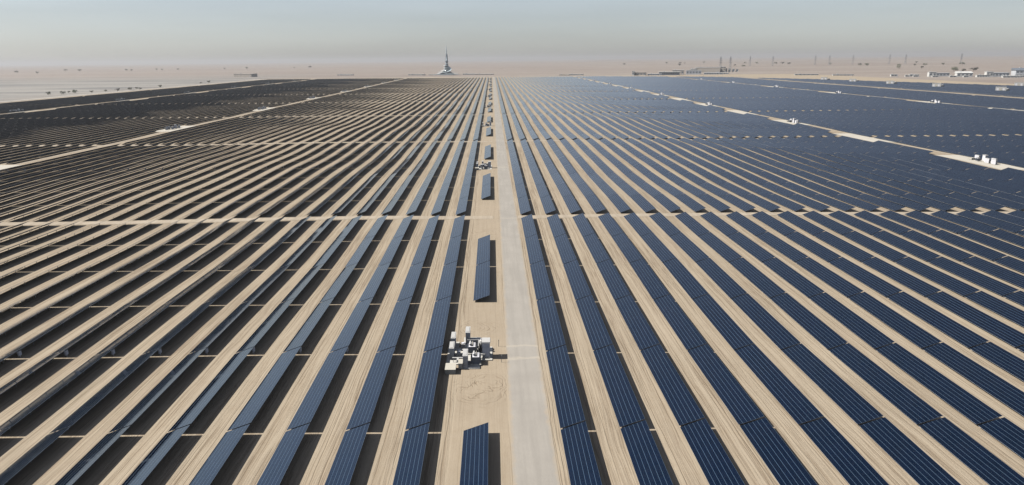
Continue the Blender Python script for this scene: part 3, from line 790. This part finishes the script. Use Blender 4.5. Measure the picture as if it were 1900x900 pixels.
PYL = [(873, 2690, 'tall lattice pylon nearest the largest power hall'), (905, 2675, 'tall lattice pylon right of the one by the power hall'),
 (1135, 3100, 'faint lattice pylon, first in the hazy line right of the near pair'), (1215, 3050, 'faint lattice pylon, second in the hazy line right of the near pair'),
 (1449, 3160, 'faint lattice pylon, third in the hazy line right of the near pair'), (1500, 3134, 'faint lattice pylon, fourth in the hazy line right of the near pair'),
 (1580, 3086, 'faint lattice pylon, fifth in the hazy line right of the near pair'), (1700, 3015, 'faint lattice pylon, sixth in the hazy line right of the near pair'),
 (1760, 3000, 'faint lattice pylon, seventh in the hazy line right of the near pair'), (1930, 2900, 'faint lattice pylon nearest the right edge of the skyline')]
for i, (x_, y_, lb) in enumerate(PYL):
    if i > 1: x_, y_ = x_*1.22, y_*1.22
    o = proto if i == 0 else copy_tree(proto)
    o.location = (x_, y_, tz(x_, y_)-.5); o['label'] = lb; o.rotation_euler.z = .3

# ------------------------------------------------------------------ desert trees
def crown_mesh(seed, n=420):
    rr = random.Random(seed); b = MB()
    lobes = [(rr.uniform(-3.2, 3.2), rr.uniform(-3, 3), rr.uniform(2.6, 5.2), rr.uniform(1.3, 2.4)) for _ in range(9)]
    for _ in range(n):
        lx, ly, lz, lr = rr.choice(lobes)
        d = Vector((rr.gauss(0, 1), rr.gauss(0, 1), rr.gauss(0, .75))).normalized()*lr*rr.uniform(.45, 1.05)
        p_ = Vector((lx, ly, lz))+d; s = rr.uniform(.25, .55)
        u = Vector((rr.gauss(0, 1), rr.gauss(0, 1), rr.gauss(0, 1))).normalized(); w = u.orthogonal().normalized()
        base = len(b.v); b.v += [tuple(p_+u*s), tuple(p_+w*s*.6), tuple(p_-u*s), tuple(p_-w*s*.6)]
        b.f.append((base, base+1, base+2, base+3)); b.m.append(0)
    return b.mesh('crown', [M['leaf']])
CR = [crown_mesh(i) for i in range(4)]
tb = MB(); tb.bar((0, 0, -.5), (.2, 0, 2.2), .28, 0, 7)
for a in range(5): tb.bar((.2, 0, 2.0), (.2+1.8*math.cos(a*1.3), 1.8*math.sin(a*1.3), 3.9), .11, 0, 5)
TR = tb.mesh('trunk', [M['bark']])
TREES = [(-2677, 3975), (-2370, 3677), (-2738, 4531), (-2602, 4453), (-2325, 4490), (-2290, 4480), (-2196, 4623), (-2150, 4600), (-2000, 4500), (-1780, 4700), (-1650, 4750), (-1400, 5000), (-1300, 5050),
 (1379, 5559), (1455, 5447), (1490, 5440), (1715, 5702), (1338, 3883), (1783, 4966), (1860, 4950), (1795, 4450), (1830, 4440), (1736, 4115), (1888, 3932), (1791, 3423), (1813, 3400), (1821, 3148), (1955, 3255), (1990, 3240), (2135, 3330), (2186, 3273), (1457, 2216), (1388, 2068), (1501, 2190), (1470, 2230), (1560, 2700), (1620, 2650), (2350, 3900), (1250, 3500), (1120, 4200), (980, 5200)]
NEARB = [(-742, 1169), (-735, 1160), (-714, 1164), (-741, 1225), (-735, 1235), (-722, 1210), (-709, 1239), (-697, 1262), (-690, 1290), (-688, 1330), (-680, 1355), (-700, 1380), (-690, 1460), (-705, 1700), (-710, 1760)]
n = 0
places = [(x_, y_, 'far') for x_, y_ in TREES]+[(x_, y_, 'near') for x_, y_ in NEARB]
for (x_, y_, kind_) in places:
    z = tz(x_, y_)
    if kind_ == 'near': lb = '%s dark desert bush along the pale track outside the field on the left' % ORD[n-len(TREES)+1]; s = random.uniform(.6, 1.0)
    else:
        s = random.uniform(1.5, 2.4)
        if x_ < 0: lb = '%s dark lone tree from the left on the hazy plain' % ORD[min(28, n+1)]
        else: lb = '%s dark tree of the scattered dune trees behind the compounds' % ORD[min(28, n-12)]
    t = thing('desert_tree', lb, 'tree', (x_, y_, z-.2), 'scattered desert trees', random.uniform(0, 6))
    t.scale = (s*random.uniform(.9, 1.5), s, s)
    link('crown', CR[n % 4], t); link('trunk', TR, t); n += 1

# ------------------------------------------------------------------ haze, sky, sun
hz = MB(); hz.box(-27000, 27000, -4000, 27500, -12, 118)
m = bpy.data.materials.new('haze_air'); m.use_nodes = True; nt = m.node_tree; nt.nodes.clear()
out = nt.nodes.new('ShaderNodeOutputMaterial'); pv = nt.nodes.new('ShaderNodeVolumePrincipled')
pv.inputs['Color'].default_value = (.45, .465, .49, 1); pv.inputs['Density'].default_value = 8.5e-5; pv.inputs['Anisotropy'].default_value = .2
nt.links.new(pv.outputs[0], out.inputs['Volume'])
tag(hz.build('haze', [m]), 'pale desert haze lying over the plain', kind='stuff')

w = bpy.data.worlds.new('World'); S.world = w; w.use_nodes = True; nt = w.node_tree
bg = nt.nodes['Background']; sky = nt.nodes.new('ShaderNodeTexSky'); sky.sky_type = 'NISHITA'; sky.sun_disc = False
sky.sun_elevation = R(SUN_EL); sky.sun_rotation = R(-90); sky.altitude = 50; sky.air_density = 1.0; sky.dust_density = 0.7; sky.ozone_density = 3.5
hs = nt.nodes.new('ShaderNodeHueSaturation'); hs.inputs['Saturation'].default_value = .48
tn = nt.nodes.new('ShaderNodeMix'); tn.data_type = 'RGBA'; tn.blend_type = 'MULTIPLY'; tn.inputs[0].default_value = 1; tn.inputs[7].default_value = (.99, 1.0, 1.03, 1)
nt.links.new(sky.outputs[0], hs.inputs['Color']); nt.links.new(hs.outputs[0], tn.inputs[6]); 
tcs = nt.nodes.new('ShaderNodeTexCoord'); mp = nt.nodes.new('ShaderNodeMapping'); mp.inputs['Scale'].default_value = (1.5, 1.5, 14)
nt.links.new(tcs.outputs['Generated'], mp.inputs['Vector']); dn = noise(nt, mp.outputs[0], 1.6, 4, .5)
dm = nt.nodes.new('ShaderNodeMapRange'); dm.inputs[1].default_value = .3; dm.inputs[2].default_value = .7; dm.inputs[3].default_value = .95; dm.inputs[4].default_value = 1.06
nt.links.new(dn, dm.inputs[0]); dx = mixc(nt, 1, tn.outputs[2], dm.outputs[0], 'MULTIPLY'); nt.links.new(dx, bg.inputs[0]); bg.inputs[1].default_value = .058
sl = bpy.data.lights.new('sun', 'SUN'); sl.energy = 5.0; sl.angle = R(.5); sl.color = (1, .95, .87)
so = bpy.data.objects.new('sun', sl); COL.objects.link(so)
d = Vector((math.cos(R(SUN_EL)), 0.0, -math.sin(R(SUN_EL))))
so.rotation_euler = d.to_track_quat('-Z', 'Y').to_euler(); so.location = (-200, 0, 300)

S.view_settings.view_transform = 'Standard'; S.view_settings.look = 'None'; S.view_settings.exposure = 0.9; S.view_settings.gamma = 1
S.cycles.use_denoising = True; S.cycles.max_bounces = 6; S.cycles.diffuse_bounces = 0; S.cycles.volume_bounces = 1
